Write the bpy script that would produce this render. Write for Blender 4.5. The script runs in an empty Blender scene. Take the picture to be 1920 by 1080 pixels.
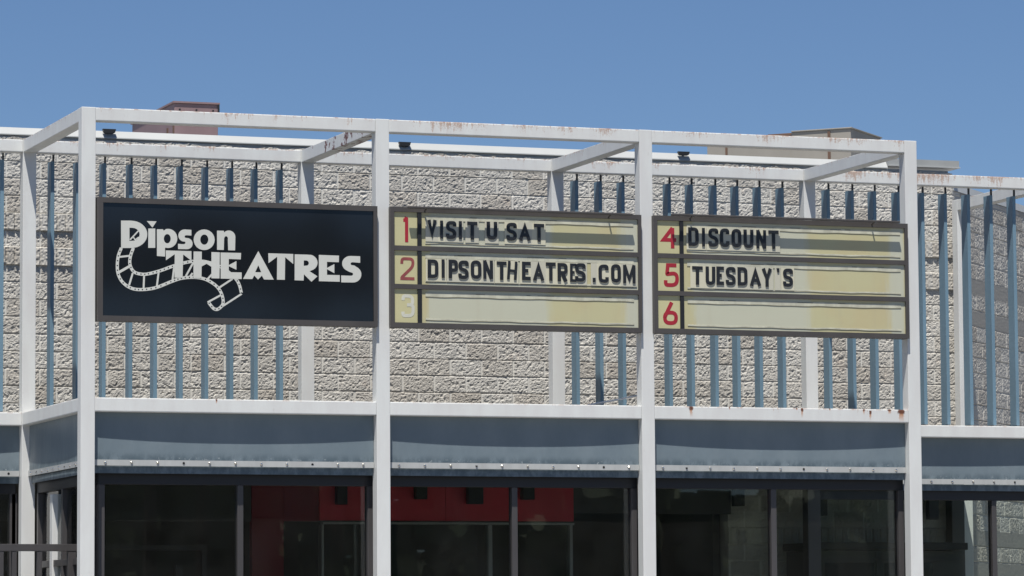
import bpy, bmesh, math, random
import numpy as np
from mathutils import Vector, Matrix
rnd = random.Random(7)
S = bpy.context.scene
COL = S.collection

# ------------------------------------------------------------------ camera
K = 1.087
F_PX, YAW, PITCH, ROLL = 7274.164, -.34565, .091, -.0067
CAM = np.array([-8.60389*K, -36*K, 1.6*K])
fw = np.array([math.sin(-YAW)*math.cos(PITCH), math.cos(YAW)*math.cos(PITCH), math.sin(PITCH)])
rr = np.array([math.cos(YAW), math.sin(YAW), 0.]); uu = np.cross(rr, fw)
RV = rr*math.cos(ROLL)+uu*math.sin(ROLL); UV = -rr*math.sin(ROLL)+uu*math.cos(ROLL)
cam = bpy.data.objects.new('camera', bpy.data.cameras.new('camera'))
COL.objects.link(cam)
M = Matrix(((RV[0], UV[0], -fw[0], CAM[0]), (RV[1], UV[1], -fw[1], CAM[1]), (RV[2], UV[2], -fw[2], CAM[2]), (0, 0, 0, 1)))
cam.matrix_world = M
cam.data.sensor_width = 36; cam.data.lens = F_PX/1920*36
cam.data.clip_start = .5; cam.data.clip_end = 5000
S.camera = cam
def un(px, py, Y):
    """measured photo position -> real X,Z on the plane y=Y"""
    d = fw*F_PX+RV*(px-960)+UV*(540-py); t = (Y-CAM[1])/d[1]; p = CAM+d*t
    return float(p[0]), float(p[2])
def pj(x, y, z):
    d = np.array([x, y, z])-CAM; c = d@fw
    return 960+F_PX*(d@RV)/c, 540-F_PX*(d@UV)/c

# ------------------------------------------------------------------ light
SUNV = Vector((.2, .35, -1)).normalized()
w = bpy.data.worlds.new('World'); S.world = w; w.use_nodes = True
nt = w.node_tree; bg = nt.nodes['Background']
sky = nt.nodes.new('ShaderNodeTexSky'); sky.sky_type = 'NISHITA'; sky.sun_disc = False
sky.sun_elevation = math.asin(-SUNV.z); sky.sun_rotation = math.atan2(-SUNV.x, -SUNV.y)
sky.air_density = 1.0; sky.dust_density = .0; sky.ozone_density = 3.0; sky.altitude = 1500
tn = nt.nodes.new('ShaderNodeVectorMath'); tn.operation = 'MULTIPLY'; tn.inputs[1].default_value = (.84, .96, 1.14)
nt.links.new(sky.outputs[0], tn.inputs[0]); nt.links.new(tn.outputs[0], bg.inputs[0]); bg.inputs[1].default_value = .056
sun = bpy.data.objects.new('sun', bpy.data.lights.new('sun', 'SUN')); COL.objects.link(sun)
sun.data.energy = 5.0; sun.data.angle = math.radians(.55); sun.data.color = (1, .96, .9)
sun.rotation_euler = SUNV.to_track_quat('-Z', 'Y').to_euler(); sun.location = (-10, -20, 40)
vs = S.view_settings
vs.view_transform = 'Standard'; vs.look = 'None'; vs.gamma = 1; vs.exposure = .36; vs.use_curve_mapping = False

# ------------------------------------------------------------------ materials
def mat(name, col, rough=.6, metal=0, spec=.5):
    m = bpy.data.materials.new(name); m.use_nodes = True
    b = m.node_tree.nodes['Principled BSDF']
    b.inputs['Base Color'].default_value = (*col, 1); b.inputs['Roughness'].default_value = rough
    b.inputs['Metallic'].default_value = metal; b.inputs['Specular IOR Level'].default_value = spec
    return m
class NT:
    def __init__(s, m): s.t = m.node_tree; s.b = s.t.nodes['Principled BSDF']
    def n(s, t, **k):
        o = s.t.nodes.new(t)
        for a, v in k.items(): setattr(o, a, v)
        return o
    def l(s, a, b): s.t.links.new(a, b)
    def pos(s): return s.n('ShaderNodeNewGeometry').outputs['Position']
    def scaled(s, v, sc):
        m = s.n('ShaderNodeVectorMath', operation='MULTIPLY'); s.l(v, m.inputs[0]); m.inputs[1].default_value = sc; return m.outputs[0]
    def noise(s, v, scale, det=4, rough=.6):
        o = s.n('ShaderNodeTexNoise'); s.l(v, o.inputs['Vector']); o.inputs['Scale'].default_value = scale
        o.inputs['Detail'].default_value = det; o.inputs['Roughness'].default_value = rough; return o.outputs['Fac']
    def m(s, op, a, b=None, c=None):
        o = s.n('ShaderNodeMath', operation=op)
        for i, v in enumerate((a, b, c)):
            if v is None: continue
            if isinstance(v, (int, float)): o.inputs[i].default_value = v
            else: s.l(v, o.inputs[i])
        return o.outputs[0]
    def ramp(s, f, a, b, smooth=True):
        o = s.n('ShaderNodeMapRange'); o.interpolation_type = 'SMOOTHSTEP' if smooth else 'LINEAR'
        s.l(f, o.inputs[0]); o.inputs[1].default_value = a; o.inputs[2].default_value = b; return o.outputs[0]
    def mix(s, f, a, b):
        o = s.n('ShaderNodeMix', data_type='RGBA')
        if isinstance(f, (int, float)): o.inputs[0].default_value = f
        else: s.l(f, o.inputs[0])
        for i, v in ((6, a), (7, b)):
            if isinstance(v, tuple): o.inputs[i].default_value = (*v, 1)
            else: s.l(v, o.inputs[i])
        return o.outputs[2]
    def color(s, c): s.l(c, s.b.inputs['Base Color'])
    def bump(s, h, dist, strength=1):
        o = s.n('ShaderNodeBump'); s.l(h, o.inputs['Height']); o.inputs['Distance'].default_value = dist
        o.inputs['Strength'].default_value = strength; s.l(o.outputs[0], s.b.inputs['Normal'])
    def xyz(s, v):
        o = s.n('ShaderNodeSeparateXYZ'); s.l(v, o.inputs[0]); return o.outputs
def varied(name, col, rough=.6, amt=.12, scale=3, metal=0, stretch=(1, 1, .35), spec=.5, bumpd=0):
    m = mat(name, col, rough, metal, spec); t = NT(m); p = t.scaled(t.pos(), stretch)
    f = t.ramp(t.noise(p, scale, 5), .25, .75)
    t.color(t.mix(f, tuple(c*(1-amt) for c in col), tuple(min(1, c*(1+amt)) for c in col)))
    if bumpd: t.bump(t.noise(t.pos(), scale*12, 3), bumpd)
    return m

ZT, ZM, RH, MH, PW, D, DC = 7.312, 4.287, .141, .144, .150, 2.764, 5.141
WHITE = (.70, .715, .69)
def painted_steel(name, tops=(), amount=.5, spots=(), patches=None):
    """weathered white paint: rust bleeding down from the top edges, grime, chips"""
    m = mat(name, WHITE, .5); t = NT(m); P = t.pos(); X = t.xyz(P)
    c = t.mix(t.ramp(t.noise(t.scaled(P, (1, 1, .25)), 5, 6), .3, .75), (.64, .64, .62), WHITE)
    c = t.mix(t.m('MULTIPLY', t.ramp(t.noise(t.scaled(P, (1, 1, .3)), 38, 4), .62, .80), .35), c, (.42, .39, .33))
    for zt in tops:
        d = t.m('SUBTRACT', zt, X[2])
        far = t.ramp(d, 0, .14, False)
        s1 = t.m('ADD', t.m('MULTIPLY', t.noise(t.scaled(P, (1, 1, .16)), 34, 5, .7), .6), t.m('MULTIPLY', t.noise(t.scaled(P, (1, 1, .8)), 70, 4, .7), .4))
        s2 = t.noise(t.scaled(P, (1, 1, .10)), 2.1, 2)
        reg = t.ramp(s2, .42, .66)
        thr = t.m('ADD', .70-.11*amount, t.m('MULTIPLY', far, .16))
        thr = t.m('SUBTRACT', thr, t.m('MULTIPLY', reg, .10*amount))
        k = t.ramp(t.m('SUBTRACT', s1, thr), -.03, .10)
        below = t.m('LESS_THAN', d, .16); k = t.m('MULTIPLY', k, below)
        c = t.mix(t.m('MULTIPLY', k, .62), c, (.34, .15, .055))
        edge = t.m('MULTIPLY', t.ramp(d, .022, .0), t.ramp(t.noise(t.scaled(P, (1, 1, .4)), 11, 5, .7), .50, .62))
        c = t.mix(t.m('MULTIPLY', edge, .8*min(1, amount)), c, (.30, .12, .045))
    for (sx, z1, wd, ln, sy) in spots:
        dx = t.m('ABSOLUTE', t.m('SUBTRACT', X[0], t.m('ADD', sx, t.m('MULTIPLY', t.m('SUBTRACT', t.noise(P, 40, 2), .5), wd*1.6))))
        a = t.ramp(dx, wd, wd*.4)
        dz = t.m('SUBTRACT', z1, X[2])
        b = t.m('MULTIPLY', t.ramp(dz, ln, ln*.2), t.m('GREATER_THAN', dz, -.004))
        k = t.m('MULTIPLY', a, b)
        c = t.mix(t.m('MULTIPLY', k, .85), c, (.45, .17, .04))
        k2 = t.m('MULTIPLY', t.ramp(dx, wd*1.3, wd*.7), t.m('MULTIPLY', t.ramp(dz, ln*.38, ln*.22), t.m('GREATER_THAN', dz, -.004)))
        c = t.mix(t.m('MULTIPLY', k2, .9), c, (.10, .030, .015))
    if patches:
        n = t.noise(t.scaled(P, (1, 1, .8)), 9, 5, .65)
        gate = t.m('MULTIPLY', t.ramp(X[1], 2.3, 1.7), t.m('LESS_THAN', X[1], 5))
        gate = t.m('ADD', t.m('MULTIPLY', gate, .11), -.02)
        k = t.ramp(t.m('ADD', n, gate), .63, .65)
        rim = t.ramp(t.m('ADD', n, gate), .60, .625)
        c = t.mix(rim, c, (.8, .8, .8)); c = t.mix(k, c, (.14, .045, .03))
    t.color(c); t.bump(t.noise(P, 60, 3), .0008, .5)
    t.l(t.ramp(t.noise(P, 6, 3), .2, .8), t.n('ShaderNodeMath').inputs[0])
    return m
def sx(px, py, Y=0): return un(px, py, Y)[0]
m_post = painted_steel('white_paint_post')
m_top = painted_steel('white_paint_top_rail', (ZT,), 1.3)
m_topB = painted_steel('white_paint_rear_rail', (ZT,), 1.15)
m_topR = painted_steel('white_paint_rusty_rear_rail', (ZT,), 1.5)
m_mid = painted_steel('white_paint_mid_rail', (ZM,), .45, [(sx(406, 752), ZM-.005, .010, .05, 0)])
m_mid3 = painted_steel('white_paint_rusted_mid_rail', (ZM,), .8, [
    (sx(1296, 767), ZM, .022, .13, 0), (sx(1368, 768), ZM, .008, .04, 0), (sx(1504, 770), ZM, .014, .12, 0), (sx(1494, 768), ZM, .012, .03, 0),
    (sx(1556, 770), ZM, .010, .03, 0), (sx(1620, 770), ZM, .012, .07, 0), (sx(1632, 775), ZM-.02, .014, .12, 0), (sx(1668, 770), ZM, .022, .06, 0), (sx(1690, 775), ZM+.0, .040, .16, 0)])
m_beam = painted_steel('white_paint_beam', (ZT,), 1.0)
m_peel = painted_steel('white_paint_peeling_to_rust', (ZT,), .5, patches=True)
m_fin = varied('blue_grey_paint', (.15, .245, .315), .5, .10, 2)
m_rod = mat('dark_hanger', (.03, .035, .04), .5)
m_bronze = varied('bronze_sign_frame', (.068, .062, .058), .5, .12, 4)
m_alu = varied('dark_bronze_aluminium', (.062, .058, .058), .4, .1, 3)
m_head = mat('header_darkened_for_shade', (.017, .018, .021), .45)  # darker than the other frames: shade under the valance put into the colour
m_bolt = mat('zinc_bolt', (.75, .72, .66), .25, 1)
m_hole = mat('black_hole', (.01, .01, .01), .9)
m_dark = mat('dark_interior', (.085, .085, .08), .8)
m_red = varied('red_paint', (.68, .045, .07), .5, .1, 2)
m_black = mat('black_plastic', (.015, .016, .017), .5)
m_coping = varied('white_metal_coping', (.42, .43, .42), .45, .05, 1.5)
m_copgrey = varied('grey_metal_fascia', (.34, .35, .34), .5, .08, 2)
m_rtu_p = varied('faded_pink_brown_metal', (.23, .155, .158), .6, .10, 2)
m_rtu_g = varied('beige_grey_metal', (.28, .26, .225), .6, .08, 2)
m_rustbrown = mat('rusty_brown_metal', (.13, .075, .05), .7)
m_asphalt = varied('asphalt', (.125, .118, .108), .9, .2, .7, bumpd=.003)
m_walk = varied('concrete_walk', (.32, .31, .29), .85, .12, 1, bumpd=.002)
m_leaf = varied('leaf', (.08, .11, .05), .6, .35, .8)
m_bark = varied('bark', (.12, .09, .06), .9, .3, 4)
m_roof = mat('roof_membrane', (.35, .35, .34), .8)

def vinyl():
    m = mat('blue_grey_vinyl', (.15, .20, .235), .42, spec=.4); t = NT(m); P = t.pos(); X = t.xyz(P)
    c = t.mix(t.ramp(t.noise(t.scaled(P, (1, 1, .5)), 2.5, 5), .3, .75), (.150, .192, .218), (.182, .225, .25))
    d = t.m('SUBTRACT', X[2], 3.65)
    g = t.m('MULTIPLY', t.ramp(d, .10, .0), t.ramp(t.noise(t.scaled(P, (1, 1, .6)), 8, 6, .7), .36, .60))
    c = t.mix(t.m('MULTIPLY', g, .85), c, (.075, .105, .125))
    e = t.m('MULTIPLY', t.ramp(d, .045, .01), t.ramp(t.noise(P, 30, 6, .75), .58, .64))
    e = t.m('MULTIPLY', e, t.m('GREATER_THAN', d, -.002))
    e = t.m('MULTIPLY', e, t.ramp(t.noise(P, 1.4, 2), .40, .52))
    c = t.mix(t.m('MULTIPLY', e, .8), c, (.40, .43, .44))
    t.color(c); t.bump(t.noise(t.scaled(P, (1, 1, .5)), 3.5, 3), .016, .6)
    return m
m_vinyl = vinyl()
m_batten = varied('pale_aluminium_batten', (.43, .44, .43), .5, .10, 6)

def block_mat(name, tint, dirt=.5):
    m = mat(name, tint, .92, spec=.2); t = NT(m); P = t.pos(); X = t.xyz(P)
    big = t.ramp(t.noise(P, 1.3, 3), .3, .7)
    c = t.mix(big, tuple(v*.92 for v in tint), tuple(v*1.06 for v in tint))
    at = t.n('ShaderNodeAttribute', attribute_name='tone'); 
    tone = t.n('ShaderNodeSeparateColor'); t.l(at.outputs['Color'], tone.inputs[0])
    # R: per block tone, G: mortar, B: cavity depth of the split face
    c = t.mix(t.m('MULTIPLY', tone.outputs[0], .8), c, (tint[0]*.70, tint[1]*.66, tint[2]*.62))
    fine = t.noise(P, 60, 5, .7)
    c = t.mix(t.m('MULTIPLY', t.ramp(fine, .55, .72), .34), c, (tint[0]*.36, tint[1]*.35, tint[2]*.34))
    c = t.mix(t.m('MULTIPLY', t.ramp(t.noise(P, 110, 2, .7), .56, .70), .45), c, (min(1, tint[0]*1.5), min(1, tint[1]*1.5), min(1, tint[2]*1.5)))
    warm = t.ramp(t.noise(P, 3.2, 3), .62, .80)
    c = t.mix(t.m('MULTIPLY', warm, .35), c, (tint[0]*.95, tint[1]*.76, tint[2]*.66))
    c = t.mix(t.m('MULTIPLY', tone.outputs[1], .85), c, (.66, .64, .58))
    sm = t.mix(t.ramp(t.noise(P, 45, 3), .3, .7), tuple(v*.62 for v in tint), tuple(v*.74 for v in tint))
    c = t.mix(tone.outputs[2], c, sm)
    t.color(c); t.bump(t.noise(P, 75, 4, .7), .0035, .5)
    return m
m_block = block_mat('split_face_block', (.515, .497, .452))

def sign_panel(name, xs):
    """cream acrylic, sun-faded where letter cards covered it"""
    m = mat(name, (.6, .54, .3), .35); t = NT(m); P = t.pos(); X = t.xyz(P)
    yel = (.515, .485, .285); fade = (.515, .52, .41); or_ = (.515, .455, .26)
    c = t.mix(t.ramp(t.noise(t.scaled(P, (1, 1, 1)), 1.6, 3), .4, .7), yel, or_)
    (a, b, c2) = xs
    wob = t.m('ADD', X[0], t.m('MULTIPLY', t.m('SUBTRACT', t.noise(t.scaled(P, (1, 1, .12)), 7, 5), .5), .34))
    k1 = t.m('MULTIPLY', t.ramp(wob, a-.02, a+.04), t.ramp(wob, b+.07, b-.07))
    k2 = t.m('MULTIPLY', t.ramp(wob, c2-.05, c2+.05), t.ramp(wob, c2+.24, c2+.15))
    c = t.mix(t.m('MULTIPLY', k1, .9), c, fade); c = t.mix(t.m('MULTIPLY', k2, .95), c, fade)
    st = t.ramp(t.noise(t.scaled(P, (1, 1, .05)), 9, 3), .5, .75)
    c = t.mix(t.m('MULTIPLY', st, .14), c, (.42, .38, .27))
    t.color(c); t.bump(t.noise(P, 4, 2), .003, .4)
    return m
m_number_panel = varied('cream_number_panel', (.54, .505, .285), .35, .04, 2)
m_track = varied('clear_letter_track', (.52, .51, .40), .3, .18, 9)
m_trackdk = mat('track_grime', (.17, .155, .10), .6)
m_card = mat('clear_letter_card', (.60, .575, .44), .5, spec=.2)
m_card2 = mat('grey_hazed_letter_card', (.52, .505, .41), .5, spec=.2)
m_letter = mat('black_letter_plastic', (.018, .019, .021), .35)
m_redn = varied('red_numeral', (.36, .022, .035), .4, .1, 6)
m_redn2 = varied('faded_red_numeral', (.30, .075, .07), .5, .2, 9)
m_whn = varied('bleached_numeral', (.60, .595, .50), .5, .08, 9)
m_navy = varied('black_gloss_panel', (.0105, .0125, .0155), .06, .12, 1.2)
m_logo = varied('off_white_logo', (.60, .605, .555), .5, .04, 3)

def glass(name, tint, refl=.06):
    m = bpy.data.materials.new(name); m.use_nodes = True; t = m.node_tree
    for n in list(t.nodes): t.nodes.remove(n)
    o = t.nodes.new('ShaderNodeOutputMaterial'); mx = t.nodes.new('ShaderNodeMixShader')
    tr = t.nodes.new('ShaderNodeBsdfTransparent'); tr.inputs[0].default_value = (*tint, 1)
    gl = t.nodes.new('ShaderNodeBsdfGlossy'); gl.inputs['Roughness'].default_value = .01
    fr = t.nodes.new('ShaderNodeFresnel'); fr.inputs[0].default_value = 1.5
    t.links.new(fr.outputs[0], mx.inputs[0]); t.links.new(tr.outputs[0], mx.inputs[1]); t.links.new(gl.outputs[0], mx.inputs[2])
    # dusty haze veil mixed into the pane to lift the blacks behind it
    veil = t.nodes.new('ShaderNodeBsdfDiffuse'); veil.inputs[0].default_value = (.62, .60, .56, 1)
    m2 = t.nodes.new('ShaderNodeMixShader'); ns = t.nodes.new('ShaderNodeTexNoise'); ns.inputs['Scale'].default_value = 2.2; ns.inputs['Detail'].default_value = 5
    geo = t.nodes.new('ShaderNodeNewGeometry'); t.links.new(geo.outputs['Position'], ns.inputs['Vector'])
    mr = t.nodes.new('ShaderNodeMapRange'); t.links.new(ns.outputs['Fac'], mr.inputs[0])
    for i_, v_ in ((1, .3), (2, .75), (3, .004), (4, .014)): mr.inputs[i_].default_value = v_
    t.links.new(mr.outputs[0], m2.inputs[0]); t.links.new(mx.outputs[0], m2.inputs[1]); t.links.new(veil.outputs[0], m2.inputs[2])
    t.links.new(m2.outputs[0], o.inputs[0]); return m
m_glass = glass('tinted_glass', (.84, .87, .85))
m_glass_clear = glass('clear_glass', (.86, .90, .87))

# ------------------------------------------------------------------ helpers
def tag(o, label=None, cat=None, group=None, kind=None):
    if label: o['label'] = label
    if cat: o['category'] = cat
    if group: o['group'] = group
    if kind: o['kind'] = kind
    return o
def thing(name, label, cat, loc=(0, 0, 0), group=None):
    o = bpy.data.objects.new(name, None); COL.objects.link(o); o.location = loc
    o.empty_display_size = .2
    return tag(o, label, cat, group)
def root_loc(p):
    v = Vector((0, 0, 0))
    while p is not None: v += p.location; p = p.parent
    return v
def obj(name, bm, material, parent=None, bevel=0, smooth=False, label=None):
    """bm is in world coordinates; object origin is put at its parent's"""
    bmesh.ops.recalc_face_normals(bm, faces=bm.faces)
    if bevel: bmesh.ops.bevel(bm, geom=list(bm.edges), offset=bevel, segments=2, affect='EDGES', profile=.6)
    me = bpy.data.meshes.new(name); bm.to_mesh(me); bm.free()
    mats = material if isinstance(material, (list, tuple)) else [material]
    for m_ in mats: me.materials.append(m_)
    if smooth:
        for p in me.polygons: p.use_smooth = True
    o = bpy.data.objects.new(name, me); COL.objects.link(o)
    if parent is not None:
        me.transform(Matrix.Translation(-root_loc(parent))); o.parent = parent
    if label: o['label'] = label
    return o
def box(bm, x0, x1, y0, y1, z0, z1):
    vs_ = [bm.verts.new(p) for p in ((x0, y0, z0), (x1, y0, z0), (x1, y1, z0), (x0, y1, z0), (x0, y0, z1), (x1, y0, z1), (x1, y1, z1), (x0, y1, z1))]
    for f in ((0, 1, 2, 3), (4, 7, 6, 5), (0, 4, 5, 1), (1, 5, 6, 2), (2, 6, 7, 3), (3, 7, 4, 0)): bm.faces.new([vs_[i] for i in f])
def nb(*boxes):
    bm = bmesh.new()
    for b in boxes: box(bm, *b)
    return bm
def tube(bm, a, b, r, n=8, r2=None):
    a, b = Vector(a), Vector(b); d = (b-a).normalized(); q = d.to_track_quat('Z', 'Y')
    r2 = r if r2 is None else r2
    A = [bm.verts.new(a+q@Vector((r*math.cos(t), r*math.sin(t), 0))) for t in [2*math.pi*i/n for i in range(n)]]
    B = [bm.verts.new(b+q@Vector((r2*math.cos(t), r2*math.sin(t), 0))) for t in [2*math.pi*i/n for i in range(n)]]
    for i in range(n): bm.faces.new((A[i], A[(i+1) % n], B[(i+1) % n], B[i]))
    bm.faces.new(A[::-1]); bm.faces.new(B)
def prism(bm, pts, y0, y1):
    """polygon in x,z extruded y0..y1"""
    a = [bm.verts.new((x, y0, z)) for x, z in pts]; b = [bm.verts.new((x, y1, z)) for x, z in pts]
    bm.faces.new(a); bm.faces.new(b[::-1]); n = len(pts)
    for i in range(n): bm.faces.new((a[i], b[i], b[(i+1) % n], a[(i+1) % n]))

# ------------------------------------------------------------------ the setting
g = obj('ground', nb((-900, 900, -900, 900, -.5, -.12)), m_asphalt); tag(g, 'grey asphalt parking lot in front of the building', 'ground', kind='structure')
g = obj('pavement', nb((-20, 24, -4.5, 5.2, -.12, 0)), m_walk); tag(g, 'concrete walk under the canopy', 'pavement', kind='structure')

# ------------------------------------------------------------------ block walls
BZ, BX = .2032, .4064
SCORED = {3, 5, 21, -1000}     # courses counted down from z=7.398 that are smooth, scored and stand proud
def vnoise(u, v, seed):
    rs = np.random.RandomState(seed); T = rs.rand(256, 256)
    iu = np.floor(u).astype(int); iv = np.floor(v).astype(int); fu = u-iu; fv = v-iv
    fu = fu*fu*(3-2*fu); fv = fv*fv*(3-2*fv)
    g = lambda a, b: T[a % 256, b % 256]
    return (g(iu, iv)*(1-fu)+g(iu+1, iv)*fu)*(1-fv)+(g(iu, iv+1)*(1-fu)+g(iu+1, iv+1)*fu)*fv
def cells(u, v, seed):
    """faceted stone: each random cell is a tilted plane"""
    rs = np.random.RandomState(seed); J = rs.rand(128, 128, 5)
    iu = np.floor(u).astype(int); iv = np.floor(v).astype(int)
    best = np.full(u.shape, 9.); h = np.zeros(u.shape)
    for a in (-1, 0, 1):
        for b in (-1, 0, 1):
            c = J[(iu+a) % 128, (iv+b) % 128]
            dx = u-(iu+a+c[..., 0]); dy = v-(iv+b+c[..., 1]); d = dx*dx+dy*dy
            hh = c[..., 2]+dx*(c[..., 3]-.5)*1.6+dy*(c[..., 4]-.5)*1.6
            k = d < best; best = np.where(k, d, best); h = np.where(k, hh, h)
    return h
def block_wall(name, parent, origin, direc, normal, L, z0, z1, res, phase, seed, material, label=None, smooth_rows=(3, 5, 21), amp=.0118, proud=.026, score=.016):
    nu = int(round(L/res)); nz = int(round((z1-z0)/res))
    u, z = np.meshgrid(np.linspace(0, L, nu+1), np.linspace(z0, z1, nz+1), indexing='ij')
    k = np.floor((7.398-z)/BZ+1e-6).astype(int)            # course index
    fz = ((7.398-z)/BZ) % 1
    scored = np.isin(k, smooth_rows)
    uo = u-phase+np.where(k % 2 == 0, 0, BX/2)
    ib = np.floor(uo/BX).astype(int); fx = (uo/BX) % 1
    du = np.minimum(fx, 1-fx)*BX; dz = np.minimum(fz, 1-fz)*BZ
    edge = np.minimum(du, dz)
    sc = 1.0
    r = .34*cells(u*30+3, z*36+5, seed)+.34*cells(u*58, z*62, seed+1)+.30*vnoise(u*11, z*11, seed+2)+.26*vnoise(u*62, z*62, seed+3)
    r = r-.62
    pit = np.clip((vnoise(u*36+7, z*40, seed+6)-.70)/.12, 0, 1)*np.clip(edge/.02, 0, 1)
    rs = np.random.RandomState(seed+9); T = rs.rand(64, 64)
    tone = T[ib % 64, k % 64]
    h = r*amp*np.clip(edge/.018, .1, 1)+.004*(tone-.5)-pit*amp*.75
    joint = np.maximum(np.clip((.0125-du)/.004, 0, 1), .7*np.clip((.006-dz)/.003, 0, 1)*(fz > .5))
    jz = np.clip(1-dz/.008, 0, 1)*(fz < .5); ju = np.clip(1-du/.007, 0, 1)
    h = np.where(du < .012, -.007, h)
    h = h-.013*np.clip(np.clip(1-dz/.009, 0, 1)*1.6, 0, 1)
    # smooth scored courses
    fs = (uo/(BX/4)) % 1; ds = np.minimum(fs, 1-fs)*BX/4
    hs = proud-score*np.clip(1.6-ds/.008, 0, 1)+(.012 if proud > 0 else .0015)*(vnoise(u*50, z*50, seed+5)-.3)
    h = np.where(scored, hs, h)
    top = np.clip((z-7.60)/.03, 0, 1)
    h = h+top*.016
    mortar = np.where(scored, np.clip(1-ds/.007, 0, 1)*.0, joint)
    o, d, n = Vector(origin), Vector(direc), Vector(normal)
    co = np.empty((nu+1, nz+1, 3))
    co[..., 0] = o.x+d.x*u+n.x*h; co[..., 1] = o.y+d.y*u+n.y*h; co[..., 2] = z+np.clip((z-7.61)/.07, 0, 1)*(.055*vnoise(u*7, u*0+3, seed+20)+.03*vnoise(u*26, u*0+9, seed+21)-.035) if z1 > 7.6 else z
    idx = np.arange((nu+1)*(nz+1)).reshape(nu+1, nz+1)
    q = np.stack([idx[:-1, :-1], idx[1:, :-1], idx[1:, 1:], idx[:-1, 1:]], -1).reshape(-1, 4)
    me = bpy.data.meshes.new(name)
    # closed back so it has thickness
    V = co.reshape(-1, 3); nv = len(V)
    corners = [(0, 0), (nu, 0), (nu, nz), (0, nz)]
    back = []
    for (i, j) in corners:
        back.append([o.x+d.x*u[i, j]-n.x*.25, o.y+d.y*u[i, j]-n.y*.25, z[i, j]])
    V = np.vstack([V, back]); c = [int(idx[i, j]) for i, j in corners]; bk = [nv+i for i in range(4)]
    faces = [tuple(map(int, f)) for f in q]+[(bk[3], bk[2], bk[1], bk[0])]
    faces += [tuple([int(idx[i, 0]) for i in range(nu, -1, -1)]+[bk[0], bk[1]]), tuple([int(idx[i, nz]) for i in range(nu+1)]+[bk[2], bk[3]]),
              tuple([int(idx[0, j]) for j in range(nz+1)]+[bk[3], bk[0]]), tuple([int(idx[nu, j]) for j in range(nz, -1, -1)]+[bk[1], bk[2]])]
    me.from_pydata(V.tolist(), [], faces)
    ca = me.color_attributes.new('tone', 'FLOAT_COLOR', 'POINT')
    arr = np.zeros((len(V), 4), dtype=np.float32); arr[:, 3] = 1
    arr[:nv, 0] = (tone**2).reshape(-1); arr[:nv, 1] = mortar.reshape(-1); arr[:nv, 2] = scored.reshape(-1)*(1. if proud < 0 else .12)
    ca.data.foreach_set('color', arr.reshape(-1))
    me.materials.append(material); me.update()
    ob = bpy.data.objects.new(name, me); COL.objects.link(ob); ob.parent = parent
    me.transform(Matrix.Translation(-root_loc(parent)))
    if label: ob['label'] = label
    return ob
YW = 5.36; XC = 12.66
bld = thing('theatre_building', 'rough grey split faced block cinema building behind the white canopy frame', 'building', (4.7, YW+.2, 0))
X0 = -2.4
block_wall('wall', bld, (X0, YW, 0), (1, 0, 0), (0, -1, 0), XC-X0, 4.05, 7.66, .0105, 5.257-X0, 11, m_block)
block_wall('wall', bld, (9.50, YW, 0), (1, 0, 0), (0, -1, 0), XC-9.50, 0, 4.048, .02, 5.257-9.50, 12, m_block)
q2 = math.sqrt(.5)
block_wall('wall', bld, (XC, YW, 0), (q2, q2, 0), (q2, -q2, 0), 3.2, 0, 7.455, .0125, .1, 13, m_block, 'angled side wall with two smooth bands', (5, 7, 21, 23), .0065, -.001, 0)
bm = bmesh.new()                                     # body of the building behind the walls, roof deck
px_ = XC+4.6*q2; py_ = YW+4.6*q2
ring = [(X0, YW+.27), (XC-.12, YW+.27), (px_-.2, py_+.2), (px_-.2, 22), (X0, 22)]
a = [bm.verts.new((x, y, 7.36)) for x, y in ring]; b = [bm.verts.new((x, y, 7.44)) for x, y in ring]
bm.faces.new(a); bm.faces.new(b[::-1])
for i in range(5): bm.faces.new((a[i], b[i], b[(i+1) % 5], a[(i+1) % 5]))
obj('roof', bm, m_roof, bld)
obj('wall', nb((X0-.2, X0, YW, 22, 0, 7.6), (X0, px_-.2, 22, 22.2, 0, 7.43), (px_-.2, px_, py_+.1, 22.2, 0, 7.43)), m_walk, bld)
# coping: sloped white cap, then a plain grey one over the last metre
def coping(x0, x1, ya, za, zb, name, m_, drip=None):
    bm = bmesh.new()
    P_ = [(ya, za), (ya+.001, za+.012), (ya+.06, zb), (ya+.36, zb+.005), (ya+.36, za)]
    A = [bm.verts.new((x0, y, z)) for y, z in P_]; B = [bm.verts.new((x1, y, z)) for y, z in P_]
    bm.faces.new(A); bm.faces.new(B[::-1])
    for i in range(5): bm.faces.new((A[i], B[i], B[(i+1) % 5], A[(i+1) % 5]))
    return obj(name, bm, m_, bld)
obj('fascia_board', nb((X0-.02, XC-.05, YW+.006, YW+.10, 7.56, 7.7045)), m_copgrey, bld)
coping(X0-.05, 11.75, YW-.024, 7.705, 7.80, 'coping', m_coping)
obj('coping', nb((11.752, XC+.09, YW-.040, YW+.3, 7.752, 7.832)), m_copgrey, bld, label='plain grey end piece of the roof edge')
obj('drip_edge', nb((11.752, XC+.10, YW-.050, YW+.28, 7.738, 7.751)), m_coping, bld)
bm = bmesh.new()
for (off, za, zb, out) in ((0, 7.46, 7.56, .06),):
    c0 = Vector((XC+.03, YW+.03, 0)); dd = Vector((q2, q2, 0)); nn = Vector((q2, -q2, 0))
    pr = [(.06, za), (.04, zb), (-.3, zb), (-.3, za)]
    A = [bm.verts.new(c0+nn*(o_-.05)+Vector((0, 0, z))) for o_, z in pr]; B = [bm.verts.new(c0+dd*4.5+nn*(o_-.05)+Vector((0, 0, z))) for o_, z in pr]
    bm.faces.new(A); bm.faces.new(B[::-1])
    for i in range(4): bm.faces.new((A[i], B[i], B[(i+1) % 4], A[(i+1) % 4]))
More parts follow.
